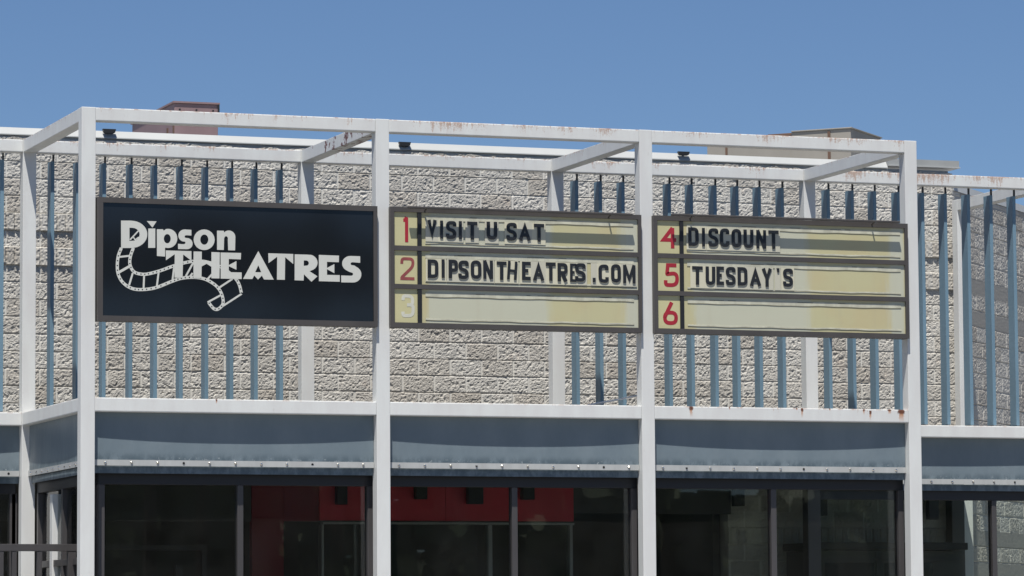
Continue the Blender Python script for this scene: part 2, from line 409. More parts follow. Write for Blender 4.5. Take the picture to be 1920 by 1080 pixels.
obj('coping', bm, m_coping, bld)

# shop entrance set into the wall under the canopy: lobby, red bulkhead, door frames
lob = thing('lobby_entrance', 'dark theatre lobby entrance with red bulkhead over the doors', 'entrance', (4.5, 5.3, 0))
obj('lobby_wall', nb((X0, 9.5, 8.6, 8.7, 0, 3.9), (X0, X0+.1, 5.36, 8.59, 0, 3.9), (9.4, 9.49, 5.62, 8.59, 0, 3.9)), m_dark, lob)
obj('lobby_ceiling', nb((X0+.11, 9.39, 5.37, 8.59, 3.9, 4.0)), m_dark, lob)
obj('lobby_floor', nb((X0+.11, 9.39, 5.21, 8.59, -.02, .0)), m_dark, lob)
obj('bulkhead', nb((4.16, 5.74, 5.20, 5.34, 3.20, 3.72), (5.745, 7.39, 5.20, 5.34, 3.20, 3.72)), m_red, lob)
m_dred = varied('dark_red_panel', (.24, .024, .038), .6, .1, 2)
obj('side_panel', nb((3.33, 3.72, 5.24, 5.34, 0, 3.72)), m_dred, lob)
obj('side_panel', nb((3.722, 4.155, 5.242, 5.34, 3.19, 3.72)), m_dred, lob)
for q_ in ((X0, 3.325, 5.25, 5.34, 3.18, 3.72), (7.395, 9.495, 5.25, 5.34, 3.30, 3.72)): obj('upper_panel', nb(q_), m_dark, lob)
m_thin = mat('brushed_door_frame', (.30, .31, .30), .4, .6)
obj('door_frame', nb((4.19, 7.39, 5.17, 5.30, 3.155, 3.18), (7.33, 7.365, 5.17, 5.30, 0, 3.15), (4.17, 4.20, 5.17, 5.30, 0, 3.15), (6.28, 6.33, 5.18, 5.30, 0, 3.15)), m_thin, lob)
obj('door_frame', nb((1.05, 1.11, 5.17, 5.25, 0, 2.9), (2.7, 2.76, 5.17, 5.25, 0, 2.9), (1.11, 2.7, 5.17, 5.25, 2.84, 2.9)), m_alu, lob)
obj('door_pane', nb((4.201, 6.279, 5.22, 5.23, 0, 3.154), (6.331, 7.329, 5.22, 5.23, 0, 3.154)), m_glass, lob)
obj('door_leaf', nb((1.35, 1.44, 5.05, 5.12, 0, 2.62), (2.35, 2.44, 5.05, 5.12, 0, 2.66)), m_alu, lob)
# wall mounted black box lamps under the canopy
def box_lamp(px0, px1, py0, py1, Y, label):
    x0, z1 = un(px0, py0, Y); x1, z0 = un(px1, py1, Y)
    t = thing('wall_lamp', label, 'lamp', ((x0+x1)/2, Y+.1, z0), 'black box lamps on the wall under the canopy')
    bm = bmesh.new(); box(bm, x0, x1, Y, Y+.10, z0, z1); obj('housing', bm, m_black, t, bevel=.008)
    obj('mounting_plate', nb((x0+.02, x1-.02, Y+.101, Y+.14, z0+.05, z1+.04)), m_black, t)
for (a, b, c, d, l) in ((632, 652, 903, 946, 'tall black box lamp at the left end of the red bulkhead'),
                        (780, 802, 903, 936, 'short black box lamp on the left half of the red bulkhead'),
                        (878, 907, 903, 945, 'widest black box lamp, in the middle of the red bulkhead'),
                        (980, 1003, 903, 937, 'short black box lamp near the right end of the red bulkhead')):
    box_lamp(a, b, c, d, 5.05, l)
box_lamp(1377, 1397, 915, 949, 5.15, 'black box lamp at the left end of the shaded block wall')
box_lamp(1538, 1552, 935, 967, 5.15, 'narrow black box lamp on the shaded block wall behind the post')
box_lamp(1742, 1761, 935, 974, 5.15, 'black box lamp on the block wall right of the last front post')
# low dark display case with windows at right under the canopy
dc = thing('ticket_booth', 'dark low booth with blue reflecting windows against the shaded block wall', 'booth', (11.2, 4.6, 0))
obj('roof', nb((10.2, 12.3, 4.35, 5.28, 2.84, 2.93)), m_black, dc, bevel=.01)
obj('body', nb((10.25, 12.25, 4.45, 5.28, 0, 2.83)), m_dark, dc)
obj('window', nb((10.4, 11.05, 4.43, 4.449, 1.5, 2.68), (11.2, 11.85, 4.43, 4.449, 1.5, 2.68)), mat('booth_glass', (.02, .03, .04), .05), dc)
obj('frame', nb((11.08, 11.17, 4.42, 4.449, 1.4, 2.8), (10.28, 12.2, 4.42, 4.449, 2.70, 2.74)), m_alu, dc)
pl = obj('pole', nb((sx(1532, 950, 4.3), sx(1537, 950, 4.3)+.01, 4.3, 4.34, 0, 3.7)), m_thin); tag(pl, 'thin pale pole standing behind the third bay glass', 'pole')
bm = bmesh.new(); box(bm, sx(1785, 980, 5.1), sx(1809, 980, 5.1), 5.1, 5.28, 0, 3.70)
tag(obj('pier', bm, m_dark, bevel=.01), 'dark square pier at the corner of the block wall', 'pier')

# ------------------------------------------------------------------ canopy roof (flat deck at mid rail height)
obj_ = obj('canopy_roof', nb((.16, 9.57, .16, D+.15, 3.74, 3.94), (-6, 12.55, D+.29, 5.36, 3.74, 3.94), (.16, 9.42, D+.1501, D+.2899, 3.742, 3.938)), mat('dark_soffit', (.07, .07, .07), .8))
tag(obj_, 'flat dark canopy deck between the frame and the block wall', 'canopy roof')

# ------------------------------------------------------------------ steel frame
XP = [0, 3.206, 6.231, 9.428]
XPm = [0, 3.206, 6.231, 9.428]
frame = thing('canopy_frame', 'white painted square tube steel frame with rust streaks in front of the block building', 'frame', (4.7, 0, 0))
def post(x, y, zt, m_=m_post): obj('post', nb((x, x+PW, y, y+PW, 0, zt)), m_, frame, bevel=.006)
for x in XP: post(x, 0, ZT)
for i, (x, xn) in enumerate(zip(XP[:-1], XP[1:])):
    obj('top_rail', nb((x+PW, xn, .002, PW-.002, ZT-RH, ZT-.002)), m_top, frame, bevel=.010)
    obj('mid_rail', nb((x+PW, xn, .002, PW-.002, ZM-MH, ZM)), m_mid3 if i == 2 else m_mid, frame, bevel=.010)
XB = [-3.2, 0, 3.206, 6.231, 9.428, 12.61, 15.8]
for x in XB:
    if 3 < x < 7:
        obj('post', nb((x, x+PW, D, D+PW, 3.74, ZT)), m_post, frame, bevel=.006)
    elif 3 < x < 10:
        post2 = obj('post', nb((x, x+PW, D, D+PW, 3.74, ZT)), m_post, frame, bevel=.006)
        obj('shade_toned_post', nb((x-.004, x+PW+.004, D-.004, D+PW+.004, 0, 3.739)), m_alu, frame, label='lower part of a rear post, canopy shade put into its dark colour')  # white post given a dark colour below the deck to stand for shade
    else: post(x, D, ZT)
for i, (x, xn) in enumerate(zip(XB[:-1], XB[1:])):
    obj('top_rail', nb((x+PW, xn, D+.002, D+PW-.002, ZT-RH, ZT-.002)), m_topR if i in (4, 5) else m_topB, frame, bevel=.010)
    obj('mid_rail', nb((x+PW, xn, D+.002, D+PW-.002, ZM-MH, ZM)), m_mid, frame, bevel=.010)
for i, x in enumerate(XP):
    obj('beam', nb((x+.002, x+PW-.002, PW, D, ZT-RH, ZT-.003)), m_peel if i == 1 else m_beam, frame, bevel=.005,
        label='top beam with peeling paint and dark rust patches' if i == 1 else None)
obj('beam', nb((.002, PW-.002, PW, D, ZM-MH, ZM-.001)), m_mid, frame, bevel=.010)
obj('beam', nb((9.43, 9.428+PW-.002, PW, D, ZM-MH, ZM-.001)), m_mid, frame, bevel=.010)
post(12.61, DC-.02, ZT)
obj('beam', nb((12.612, 12.608+PW, D+PW, DC-.02, ZT-RH, ZT-.003)), m_beam, frame, bevel=.005)

# ------------------------------------------------------------------ hanging fin screens
def fin_screen(xs, label):
    t = thing('louver_screen', label, 'louver screen', ((xs[0]+xs[-1])/2, D+.2, 4.3), 'screens of hanging blue fins')
    y0 = D+PW+.002
    for x in xs:
        x += rnd.uniform(-.006, .006)
        bm = bmesh.new(); box(bm, x-.042, x, y0, y0+.165, 4.305, 7.10)
        f = obj('fin', bm, m_fin, t, bevel=.004)
        # hanger strap going up behind the rail
        bm = bmesh.new(); box(bm, x-.020, x-.002, y0+.006, y0+.030, 7.101, 7.25)
        r = obj('hanger', bm, m_rod, f)
        bm = bmesh.new(); box(bm, x-.028, x-.004, y0+.01, y0+.12, 4.288, 4.304); obj('foot_bracket', bm, m_post, f)
fin_screen([-1.67, -1.37, -1.07, -.77, -.47, -.177], 'blue fin screen at the far left beyond the corner post')
fin_screen([.395, .68, .985, 1.285, 1.573, 1.87, 2.161, 2.448, 2.742, 3.038], 'blue fin screen behind the black theatre sign')
fin_screen([6.62, 6.913, 7.201, 7.49, 7.781, 8.073, 8.366, 8.654, 8.943, 9.24], 'blue fin screen behind the white post between the two cream marquee signs')
fin_screen([9.838, 10.145, 10.448, 10.758, 11.078, 11.384, 11.692, 12.001, 12.312, 12.58+.02], 'blue fin screen at the right beyond the last front post')

# ------------------------------------------------------------------ valances (curved vinyl with bolted batten)
def valance(x0, x1, y, bow, label, ncell=10, group='blue grey vinyl valances along the canopy', side=False):
    """hangs under the mid rail; if side, x0..x1 runs along y at x=y"""
    t = thing('valance', label, 'valance', ((x0+x1)/2, y, 3.5) if not side else (y, (x0+x1)/2, 3.5), group)
    def P(u, d, z):                    # u along, d outward depth
        return (u, y+d, z) if not side else (y+d, u, z)
    def sag(s): return bow*(1-abs(2*s-1)**2.2)
    zt_, zb_ = ZM-MH-.001, 3.650
    def sheet(zt2, zb2, off, bulge, m_, name, nz=6, th=.006, par=t, nu=40):
        bm = bmesh.new(); fr = []; bk = []
        for i in range(nu+1):
            s = i/nu; u = x0+(x1-x0)*s
            for arr, dd in ((fr, 0), (bk, th)):
                colv = []
                for j in range(nz+1):
                    v = j/nz; z = zt2+(zb2-zt2)*v
                    colv.append(bm.verts.new(P(u, off+sag(s)*bulge(v)+dd, z)))
                arr.append(colv)
        for i in range(nu):
            for j in range(nz):
                bm.faces.new((fr[i][j], fr[i+1][j], fr[i+1][j+1], fr[i][j+1])); bm.faces.new((bk[i][j], bk[i][j+1], bk[i+1][j+1], bk[i+1][j]))
            bm.faces.new((fr[i][0], bk[i][0], bk[i+1][0], fr[i+1][0])); bm.faces.new((fr[i][nz], fr[i+1][nz], bk[i+1][nz], bk[i][nz]))
        for i in (0, nu):
            for j in range(nz): bm.faces.new((fr[i][j], fr[i][j+1], bk[i][j+1], bk[i][j]))
        return obj(name, bm, m_, par, smooth=False)
    sheet(zt_, zb_, 0, lambda v: .35+.65*min(1, v*1.6), m_vinyl, 'cloth', 8)
    bt = sheet(3.649, 3.588, -.012, lambda v: .6, m_batten, 'batten', 1, .012)
    sheet(3.587, 3.510, .024, lambda v: .6-.25*v, m_vinyl, 'hem', 2)
    n = int(round((x1-x0)/.305)); pitch = (x1-x0-.24)/max(1, n)
    for i in range(n+1):
        u = x0+.12+pitch*i; s = (u-x0)/(x1-x0); d = -.012+sag(s)*.6
        bm = bmesh.new(); hole = (i*7+int(x0*3)) % 5 == 1
        a = Vector(P(u, d, 3.619)); b = Vector(P(u, d-(.003 if hole else .012), 3.619+rnd.uniform(-.003, .003)))
        if hole: tube(bm, a, b, .013, 10)
        else: tube(bm, a, b, .017, 8, .008)
        obj('screw_hole' if hole else 'bolt', bm, m_hole if hole else m_bolt, bt)
    return t
VY = .098
valance(PW+.012, XP[1]-.004, VY, .018, 'valance with bolted pale batten below the black theatre sign')
valance(XP[1]+PW+.004, XP[2]-.004, VY, .017, 'middle front valance with bolted pale batten below the marquee sign showing the website')
valance(XP[2]+PW+.004, XP[3]-.004, VY, .018, 'valance with bolted pale batten below the marquee sign showing the discount day')
valance(XP[3]+PW+.004, 12.60, D+.115, .010, 'valance set further back, right of the last front post')
valance(-3.04, -.005, D+.105, .020, 'valance set further back at the far left edge')
valance(PW+.004, D-.004, .085, .012, 'short valance on the left side return of the canopy', side=True)

# ------------------------------------------------------------------ glazing
def window_wall(xs, Y, label, pane=None, side=False, transom=None, pale=False):
    t = thing('window_wall', label, 'window wall', ((xs[0]+xs[-1])/2, Y, 0) if not side else (Y, (xs[0]+xs[-1])/2, 0), 'dark framed glass screens under the canopy')
    def bx_(a, b, d0, d1, z0, z1): return (a, b, Y+d0, Y+d1, z0, z1) if not side else (Y+d0, Y+d1, a, b, z0, z1)
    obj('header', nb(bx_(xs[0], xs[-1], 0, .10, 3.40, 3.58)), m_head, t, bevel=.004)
    obj('sill', nb(bx_(xs[0], xs[-1], 0, .10, 0, .12)), m_alu, t, bevel=.004)
    for i, x in enumerate(xs):
        wd = .032
        a, b = (x, x+2*wd) if i == 0 else ((x-2*wd, x) if i == len(xs)-1 else (x-wd, x+wd))
        obj('mullion', nb(bx_(a, b, -.004, .104, .121, 3.399)), m_alu, t, bevel=.004)
    for a, b in zip(xs[:-1], xs[1:]):
        obj('pane', nb(bx_(a+.03, b-.03, .045, .055, .121, 3.399)), pane or m_glass, t)
    if transom: obj('transom', nb(bx_(xs[0]+.07, xs[-1]-.07, -.002, .10, transom, transom+.07)), m_alu, t, bevel=.004)
    return t
window_wall([.25, 1.775, 3.24], .24, 'glass screen under the first front bay left of the second post')
window_wall([XP[1]+PW+.01, 4.84, 6.255], .24, 'glass screen in the middle front bay showing the red bulkhead')
window_wall([XP[2]+PW+.01, 7.88, 9.46], .24, 'glass screen in the third front bay showing shaded block wall')
window_wall([XP[3]+PW+.01, sx(1865, 1000, 2.96), 13.9], D+.20, 'clear glass screen at far right with the sunlit angled wall behind', m_glass_clear)
window_wall([-3.0, sx(27, 1000, 2.96), -.02], D+.20, 'glass screen at the far left behind the corner post')
window_wall([.36, 1.5, 2.70], .16, 'glass screen along the left side return', m_glass_clear, side=True, transom=2.58)
# pale column seen through the side glass
cx_, _ = un(98, 950, 1.9); cx2, _ = un(115, 950, 1.9)
tag(obj('column', nb((cx_, cx2, 1.9, 2.02, 0, 3.36)), m_post, bevel=.005), 'narrow pale column behind the left side glass', 'column')
# dark aluminium entry frame standing left of the corner
t = thing('entry_frame', 'dark aluminium door frame with level top bar at the lower left', 'door frame', (-1, 1.2, 0))
ye = 1.0; xr = sx(143, 1026, ye)+.02; ztop = un(70, 1020, ye)[1]
obj('top_bar', nb((-3.2, xr, ye, ye+.08, ztop-.075, ztop)), m_alu, t, bevel=.004)
for p0, p1 in ((-60, -45), (0, 7), (23, 31), (70, 79), (128, 143)):
    obj('upright', nb((sx(p0, 1060, ye), sx(p1, 1060, ye), ye+.004, ye+.076, 0, ztop-.076)), m_alu, t, bevel=.003)

# ------------------------------------------------------------------ stroke lettering
def rounded(pts, rad, closed):
    out = []; n = len(pts)
    for i, p in enumerate(pts):
        r = rad[i] if isinstance(rad, (list, tuple)) else rad
        if r <= 0 or (not closed and i in (0, n-1)): out.append(Vector(p)); continue
        a, b, c = Vector(pts[i-1]), Vector(p), Vector(pts[(i+1) % n])
        d1, d2 = (a-b), (c-b); r1 = min(r, d1.length*.5, d2.length*.5)
        s, e = b+d1.normalized()*r1, b+d2.normalized()*r1
        for k in range(6):
            f = k/5; out.append(s*(1-f)**2+b*2*f*(1-f)+e*f*f)
    return out
def ribbon(bm, pts, wd, closed, yf, th):
    """flat stroke of width wd along 2D pts (x,z)"""
    n = len(pts); L, R = [], []
    for i in range(n):
        p = pts[i]
        a = pts[i-1] if (closed or i > 0) else None; b = pts[(i+1) % n] if (closed or i < n-1) else None
        d1 = (p-a).normalized() if a is not None and (p-a).length > 1e-9 else None
        d2 = (b-p).normalized() if b is not None and (b-p).length > 1e-9 else None
        if d1 is None: d1 = d2
        if d2 is None: d2 = d1
        t = (d1+d2)
        t = t.normalized() if t.length > 1e-6 else d1
        nrm = Vector((-t.y, t.x)); c = max(.45, nrm.dot(Vector((-d1.y, d1.x))))
        L.append(p+nrm*wd/2/c); R.append(p-nrm*wd/2/c)
    mk = lambda q, y: bm.verts.new((q.x, y, q.y))
    Lf = [mk(q, yf) for q in L]; Rf = [mk(q, yf) for q in R]; Lb = [mk(q, yf+th) for q in L]; Rb = [mk(q, yf+th) for q in R]
    for i in range(n if closed else n-1):
        j = (i+1) % n
        bm.faces.new((Lf[i], Lf[j], Rf[j], Rf[i])); bm.faces.new((Lb[i], Rb[i], Rb[j], Lb[j]))
        bm.faces.new((Lf[i], Lb[i], Lb[j], Lf[j])); bm.faces.new((Rf[i], Rf[j], Rb[j], Rb[i]))
    if not closed:
        for i in (0, n-1): bm.faces.new((Lf[i], Rf[i], Rb[i], Lb[i]))
G = {  # strokes: (points, radii, closed); unit box
 'V': [([(0, 1), (.5, 0), (1, 1)], 0, 0)], 'I': [([(.5, 1), (.5, 0)], 0, 0)],
 'S': [([(1, .76), (1, 1), (0, 1), (0, .56), (1, .44), (1, 0), (0, 0), (0, .24)], .5, 0)],
 'T': [([(0, 1), (1, 1)], 0, 0), ([(.5, 1), (.5, 0)], 0, 0)], 'U': [([(0, 1), (0, 0), (1, 0), (1, 1)], .5, 0)],
 'A': [([(0, 0), (.5, 1), (1, 0)], 0, 0), ([(.14, .26), (.86, .26)], 0, 0)],
 'D': [([(0, 0), (0, 1), (1, 1), (1, 0)], [0, 0, .45, .45], 1)],
 'P': [([(0, .42), (0, 1), (1, 1), (1, .42)], [0, 0, .4, .4], 1), ([(0, .5), (0, 0)], 0, 0)],
 'O': [([(0, 0), (0, 1), (1, 1), (1, 0)], .5, 1)], 'N': [([(0, 0), (0, 1)], 0, 0), ([(0, 1), (1, 0)], 0, 0), ([(1, 0), (1, 1)], 0, 0)],
 'H': [([(0, 0), (0, 1)], 0, 0), ([(0, .48), (1, .48)], 0, 0), ([(1, 0), (1, 1)], 0, 0)],
 'E': [([(1, 1), (0, 1), (0, 0), (1, 0)], 0, 0), ([(0, .52), (.85, .52)], 0, 0)],
 'R': [([(0, .46), (0, 1), (1, 1), (1, .46)], [0, 0, .4, .4], 1), ([(0, .5), (0, 0)], 0, 0), ([(.45, .46), (1, 0)], 0, 0)],
 'C': [([(1, .74), (1, 1), (0, 1), (0, 0), (1, 0), (1, .26)], .5, 0)],
 'M': [([(0, 0), (0, 1)], 0, 0), ([(0, 1), (.5, .2), (1, 1)], 0, 0), ([(1, 0), (1, 1)], 0, 0)],
 'Y': [([(0, 1), (.5, .45), (1, 1)], 0, 0), ([(.5, .5), (.5, 0)], 0, 0)],
 '1': [([(0, .93), (.45, .93), (.75, 1)], 0, 0), ([(.75, 1.02), (.75, 0)], 0, 0)],
 '2': [([(0, .74), (.02, 1), (1, 1), (1, .62), (.0, .06)], [0, .5, .5, .45, 0], 0), ([(0, 0), (1, 0)], 0, 0)],
 '3': [([(0, .78), (.05, 1), (.95, 1), (.95, .55), (.4, .55)], .45, 0), ([(.4, .55), (1, .55), (1, 0), (0, 0), (0, .2)], .45, 0)],
 '4': [([(.72, 1), (0, .34), (1, .34)], 0, 0), ([(.72, 0), (.72, 1)], 0, 0)],
 '5': [([(.95, 1), (.2, 1), (.12, .55), (1, .62), (1, 0), (0, 0), (0, .24)], [0, 0, .05, .5, .5, .45, 0], 0)],
 '6': [([(0, .0), (0, .52), (1, .52), (1, 0)], .5, 1), ([(.02, .32), (.62, 1.03)], 0, 0)],
}
def glyph(bm, ch, x0, x1, z0, z1, st, yf, th=.008, tilt=0):
    cxm, czm = (x0+x1)/2, (z0+z1)/2
    if ch == '.': box(bm, x0, x1, yf, yf+th, z0, z0+.045); return
    if ch == "'": prism(bm, [(x0, z1), (x1, z1), (x1-.004, z1-.045), (x0+.008, z1-.045)], yf, yf+th); return
    ins = st/2
    w_, h_ = max(.001, (x1-x0)-st), (z1-z0)-st
    for k, (pts, rad, closed) in enumerate(G[ch]):
        diag = ch in 'VAMY4N' 
        P_ = []
        for (a, b) in pts:
            X = x0+ins+a*w_; Z = z0+ins+b*h_
            if b in (0, 1) and not closed and ch not in 'SCEU2356' : Z += ins if b == 1 else -ins
            if ch == 'T' and b == 1: Z = z1-ins if pts[0][1] == 1 and pts[1][1] == 1 else z1-ins
            if ch == 'T' and pts[0][1] == 1 and pts[1][1] == 1: X = x0+a*(x1-x0)
            if ch == 'U' and b == 1: Z = z1
            if ch == 'E' and a == 1: X = x1
            if ch == '2' and pts[0][1] == 0: X = x0+a*(x1-x0)
            if ch == 'A' and b == 1: Z = z1-st*.95
            if ch == 'V' and b == 0: Z = z0+st*.95
            if ch == '4' and b == 1: Z = z1-ins*1.3
            if ch == '4' and b == 0: Z = z0
            P_.append((X, Z))
        sc = min(w_, h_) if w_ > .01 else h_
        r = [q*sc for q in rad] if isinstance(rad, list) else rad*sc
        pts2 = rounded(P_, r, closed)
        if tilt: pts2 = [Vector((cxm+(p.x-cxm)*math.cos(tilt)-(p.y-czm)*math.sin(tilt), czm+(p.x-cxm)*math.sin(tilt)+(p.y-czm)*math.cos(tilt))) for p in pts2]
        ribbon(bm, pts2, st, bool(closed), yf-.0004*k, th)

# ------------------------------------------------------------------ marquee signs
def marquee(x0, x1, z0, z1, zx, ox, oy, sc, rows, label, panelmat, barpx, loc):
    """frame box, three rows of number panel + letter panel with tracks, light bar on top"""
    yb, yf = .10, -.060
    t = thing('marquee_sign', label, 'marquee sign', ((x0+x1)/2, 0, z0), 'cream changeable letter marquee signs')
    fwid = .052
    W = lambda zx_, zy_, Y=yf: un(ox+zx_/sc, oy+zy_/sc, Y)
    obj('cabinet', nb((x0, x1, yf+.03, yb, z0, z1)), m_bronze, t, bevel=.004)
    fr = [(x0, x1, yf, yf+.0295, z1-fwid, z1), (x0, x1, yf, yf+.0295, z0, z0+fwid), (x0, x0+fwid*.85, yf+.0003, yf+.029, z0+fwid, z1-fwid), (x1-fwid*.75, x1, yf+.0003, yf+.029, z0+fwid, z1-fwid)]
    obj('frame', nb(*fr), m_bronze, t)
    hh = (z1-z0-2*fwid); rh = (hh-2*.050)/3
    xd = W(zx[0], 300)[0]; xd2 = W(zx[1], 300)[0]
    for r in range(3):
        zt_ = z1-fwid-r*(rh+.050); zb_ = zt_-rh
        if r < 2: obj('divider', nb((x0+fwid*.85, x1-fwid*.75, yf+.0005, yf+.029, zb_-.050, zb_)), m_bronze, t)
        obj('number_panel', nb((x0+fwid*.85+.001, xd, yf+.020, yf+.0288, zb_+.001, zt_-.001)), m_number_panel, t)
        lp = obj('letter_panel', nb((xd2, x1-fwid*.75-.001, yf+.020, yf+.0288, zb_+.001, zt_-.001)), panelmat, t)
        obj('divider', nb((xd+.001, xd2-.001, yf+.004, yf+.0287, zb_+.001, zt_-.001)), m_black, t)
        # letter tracks: wavy clear strips with grimy edges
        for zc, hgt, top in ((zt_-.056, .042, 1), (zb_+.040, .016, 0)):
            bm = bmesh.new(); bm2 = bmesh.new(); n = 46; xa, xb = xd2+.045, x1-fwid*.75-.05
            ph = rnd.uniform(0, 6)
            wav = lambda s: .0022*math.sin(s*19+ph)+.0018*math.sin(s*47+ph*2)
            for (B_, lo, hi, yo) in ((bm, -hgt/2, hgt/2, -.003), (bm2, -hgt/2-.005, -hgt/2-.0005, -.004)):
                fr_ = []
                for i in range(n+1):
                    s = i/n; x = xa+(xb-xa)*s; z = zc+wav(s)
                    fr_.append([B_.verts.new((x, yf+.020+yo, z+hi)), B_.verts.new((x, yf+.020+yo, z+lo)), B_.verts.new((x, yf+.0195, z+lo)), B_.verts.new((x, yf+.0195, z+hi))])
                for i in range(n):
                    for j in range(4): B_.faces.new((fr_[i][j], fr_[i+1][j], fr_[i+1][(j+1) % 4], fr_[i][(j+1) % 4]))
                B_.faces.new(fr_[0]); B_.faces.new(fr_[n][::-1])
            tk = obj('letter_track', bm, m_track, t); obj('track_edge', bm2, m_trackdk, tk)
            if top:
                for i in range(5):
                    x = xa+rnd.random()*(xb-xa-.2); l_ = rnd.uniform(.04, .2); z = zc+hgt/2-.004+rnd.uniform(-.004, .004)
                    obj('dirt_line', nb((x, x+l_, yf+.0158, yf+.0168, z-.0025, z+.0025)), m_trackdk, tk)
        # numeral
        ch, (a, b, c, d), nm, st = rows[r][0]
        X1_, ZT_ = W(a, c, yf+.016); X2_, ZB_ = W(b, d, yf+.016)
        bm = bmesh.new(); glyph(bm, ch, X1_, X2_, ZB_, ZT_, st, yf+.0186, .0012); obj('numeral', bm, nm, t, label='numeral '+ch)
        # changeable letters
        zt0, zb0 = rows[r][2] if len(rows[r]) > 2 else (0, 0)
        for item in rows[r][1]:
            ch, a, b = item[:3]; opt = item[3] if len(item) > 3 else {}
            xa_ = W(a, (zt0+zb0)/2, yf+.004)[0]; xb_ = W(b, (zt0+zb0)/2, yf+.004)[0]
            zt_l = W(rows[r][1][0][1], zt0, yf+.004)[1]; zb_l = W(rows[r][1][0][1], zb0, yf+.004)[1]
            j = rnd.uniform(-.004, .004)
            bm = bmesh.new()
            if ch == 'I': 
                m0 = (xa_+xb_)/2; box(bm, m0-.0165, m0+.0165, yf+.002, yf+.010, zb_l+j, zt_l+j)
            else: glyph(bm, ch, xa_, xb_, zb_l+j, zt_l+j, opt.get('st', .037 if ch not in 'NM' else .033), yf+.002, .008, opt.get('tilt', rnd.uniform(-.008, .008)))
            L = obj('letter', bm, opt.get('m', m_letter), t, label={'.': 'full stop', "'": 'apostrophe'}.get(ch, 'letter '+ch))
            bm = bmesh.new(); box(bm, xa_-.020, xb_+.018, yf+.0108+rnd.uniform(0, .0015), yf+.0135, zb_l-.038, zt_l+.008)
            obj('letter_card', bm, m_card2 if rnd.random() < opt.get('grey', .45) else m_card, L)
    # lamp bar with two arms
    bx0, bz = un(barpx[0], barpx[1], yf-.08); bx1, _ = un(barpx[2], barpx[3], yf-.08)
    bz0 = bz-.035
    lb = obj('lamp_bar', nb((bx0, bx1, yf-.092, yf-.056, bz0+.010, bz0+.034)), m_bronze, t, bevel=.006)
    for ax in (barpx[4], barpx[5]):
        xx = un(ax, barpx[1]+6, yf-.05)[0]
        bm = bmesh.new(); tube(bm, (xx, yf+.01, bz0-.010), (xx, yf-.070, bz0+.018), .009, 8); obj('arm', bm, m_bronze, lb)
    return t
xf2 = (sx(720+305/3.84, 500), sx(720+1190/3.84, 500), sx(720+1715/3.84, 500))
xf3 = (sx(1210+320/3.84, 520), sx(1210+1165/3.84, 520), sx(1210+1745/3.84, 520))
rows2 = [(('1', (128, 183, 140, 323), m_redn, .036),
          [('V', 313, 380), ('I', 404, 426), ('S', 447, 521), ('I', 539, 561), ('T', 600, 672), ('U', 740, 815), ('S', 882, 956), ('A', 972, 1057), ('T', 1080, 1153)], (163, 292)),
         (('2', (118, 220, 430, 597), m_redn2, .032),
          [('D', 315, 391), ('I', 415, 437), ('P', 466, 532), ('S', 536, 610), ('O', 625, 701), ('N', 715, 784), ('T', 812, 882), ('H', 890, 957, {'tilt': -.07, 'st': .028}), ('E', 994, 1056), ('A', 1072, 1154), ('T', 1166, 1236), ('R', 1250, 1322), ('E', 1340, 1385, {'st': .028}), ('S', 1376, 1452, {'grey': 1}), ('.', 1503, 1523), ('C', 1545, 1617), ('O', 1635, 1705), ('M', 1722, 1810)], (445, 578)),
         (('3', (125, 222, 697, 865), m_whn, .036), [], (700, 800))]
marquee(3.346, 6.222, 5.079, 6.366, (243, 272), 720, 370, 3.84, rows2, 'cream marquee sign with numbered rows 1 2 3 reading the website address', sign_panel('faded_cream_acrylic', xf2),
        (765, 386, 1186, 398, 799, 1144), 0)
rows3 = [(('4', (117, 236, 123, 292), m_redn, .042),
          [('D', 310, 384), ('I', 408, 430), ('S', 455, 526), ('C', 538, 605), ('O', 622, 691), ('U', 708, 778), ('N', 800, 869), ('T', 887, 960)], (140, 273)),
         (('5', (133, 243, 397, 570), m_redn, .042),
          [('T', 338, 413), ('U', 435, 503), ('E', 513, 566), ('S', 580, 650), ('D', 665, 735), ('A', 752, 834), ('Y', 840, 912), ("'", 946, 966), ('S', 992, 1063)], (418, 550)),
         (('6', (127, 236, 668, 843), m_redn, .042), [], (700, 800))]
marquee(6.364, 9.424, 5.079, 6.366, (250, 277), 1210, 390, 3.84, rows3, 'cream marquee sign with numbered rows 4 5 6 advertising the discount day', sign_panel('faded_cream_acrylic_two', xf3),
        (1259, 400, 1687, 413, 1297, 1638), 0)

# ------------------------------------------------------------------ black logo sign
def flat_shape(loops, yf, th):
    """filled 2D outline(s) with holes -> bmesh, from photo-zoom coordinates on the sign plane"""
    cu = bpy.data.curves.new('tmp', 'CURVE'); cu.dimensions = '2D'; cu.fill_mode = 'BOTH'; cu.extrude = th/2
    for lp in loops:
        sp = cu.splines.new('POLY'); sp.points.add(len(lp)-1); sp.use_cyclic_u = True
        for i, (x, z) in enumerate(lp): sp.points[i].co = (x, z, 0, 1)
    ob = bpy.data.objects.new('tmp', cu); me = bpy.data.meshes.new_from_object(ob)
    me.transform(Matrix(((1, 0, 0, 0), (0, 0, 1, yf+th/2), (0, 1, 0, 0), (0, 0, 0, 1))))
    bm = bmesh.new(); bm.from_mesh(me); bpy.data.meshes.remove(me); bpy.data.objects.remove(ob); bpy.data.curves.remove(cu)
    return bm
LG = 1920/540
yl = -.052
def Wl(p): return un(180+p[0]/LG, 360+p[1]/LG, yl)
def arc(cx, cy, rx, ry, a0, a1, n=14):
    return [(cx+rx*math.cos(math.radians(a0+(a1-a0)*i/n)), cy+ry*math.sin(math.radians(a0+(a1-a0)*i/n))) for i in range(n+1)]
def ell(cx, cy, rx, ry): return arc(cx, cy, rx, ry, 0, 360-15, 23)
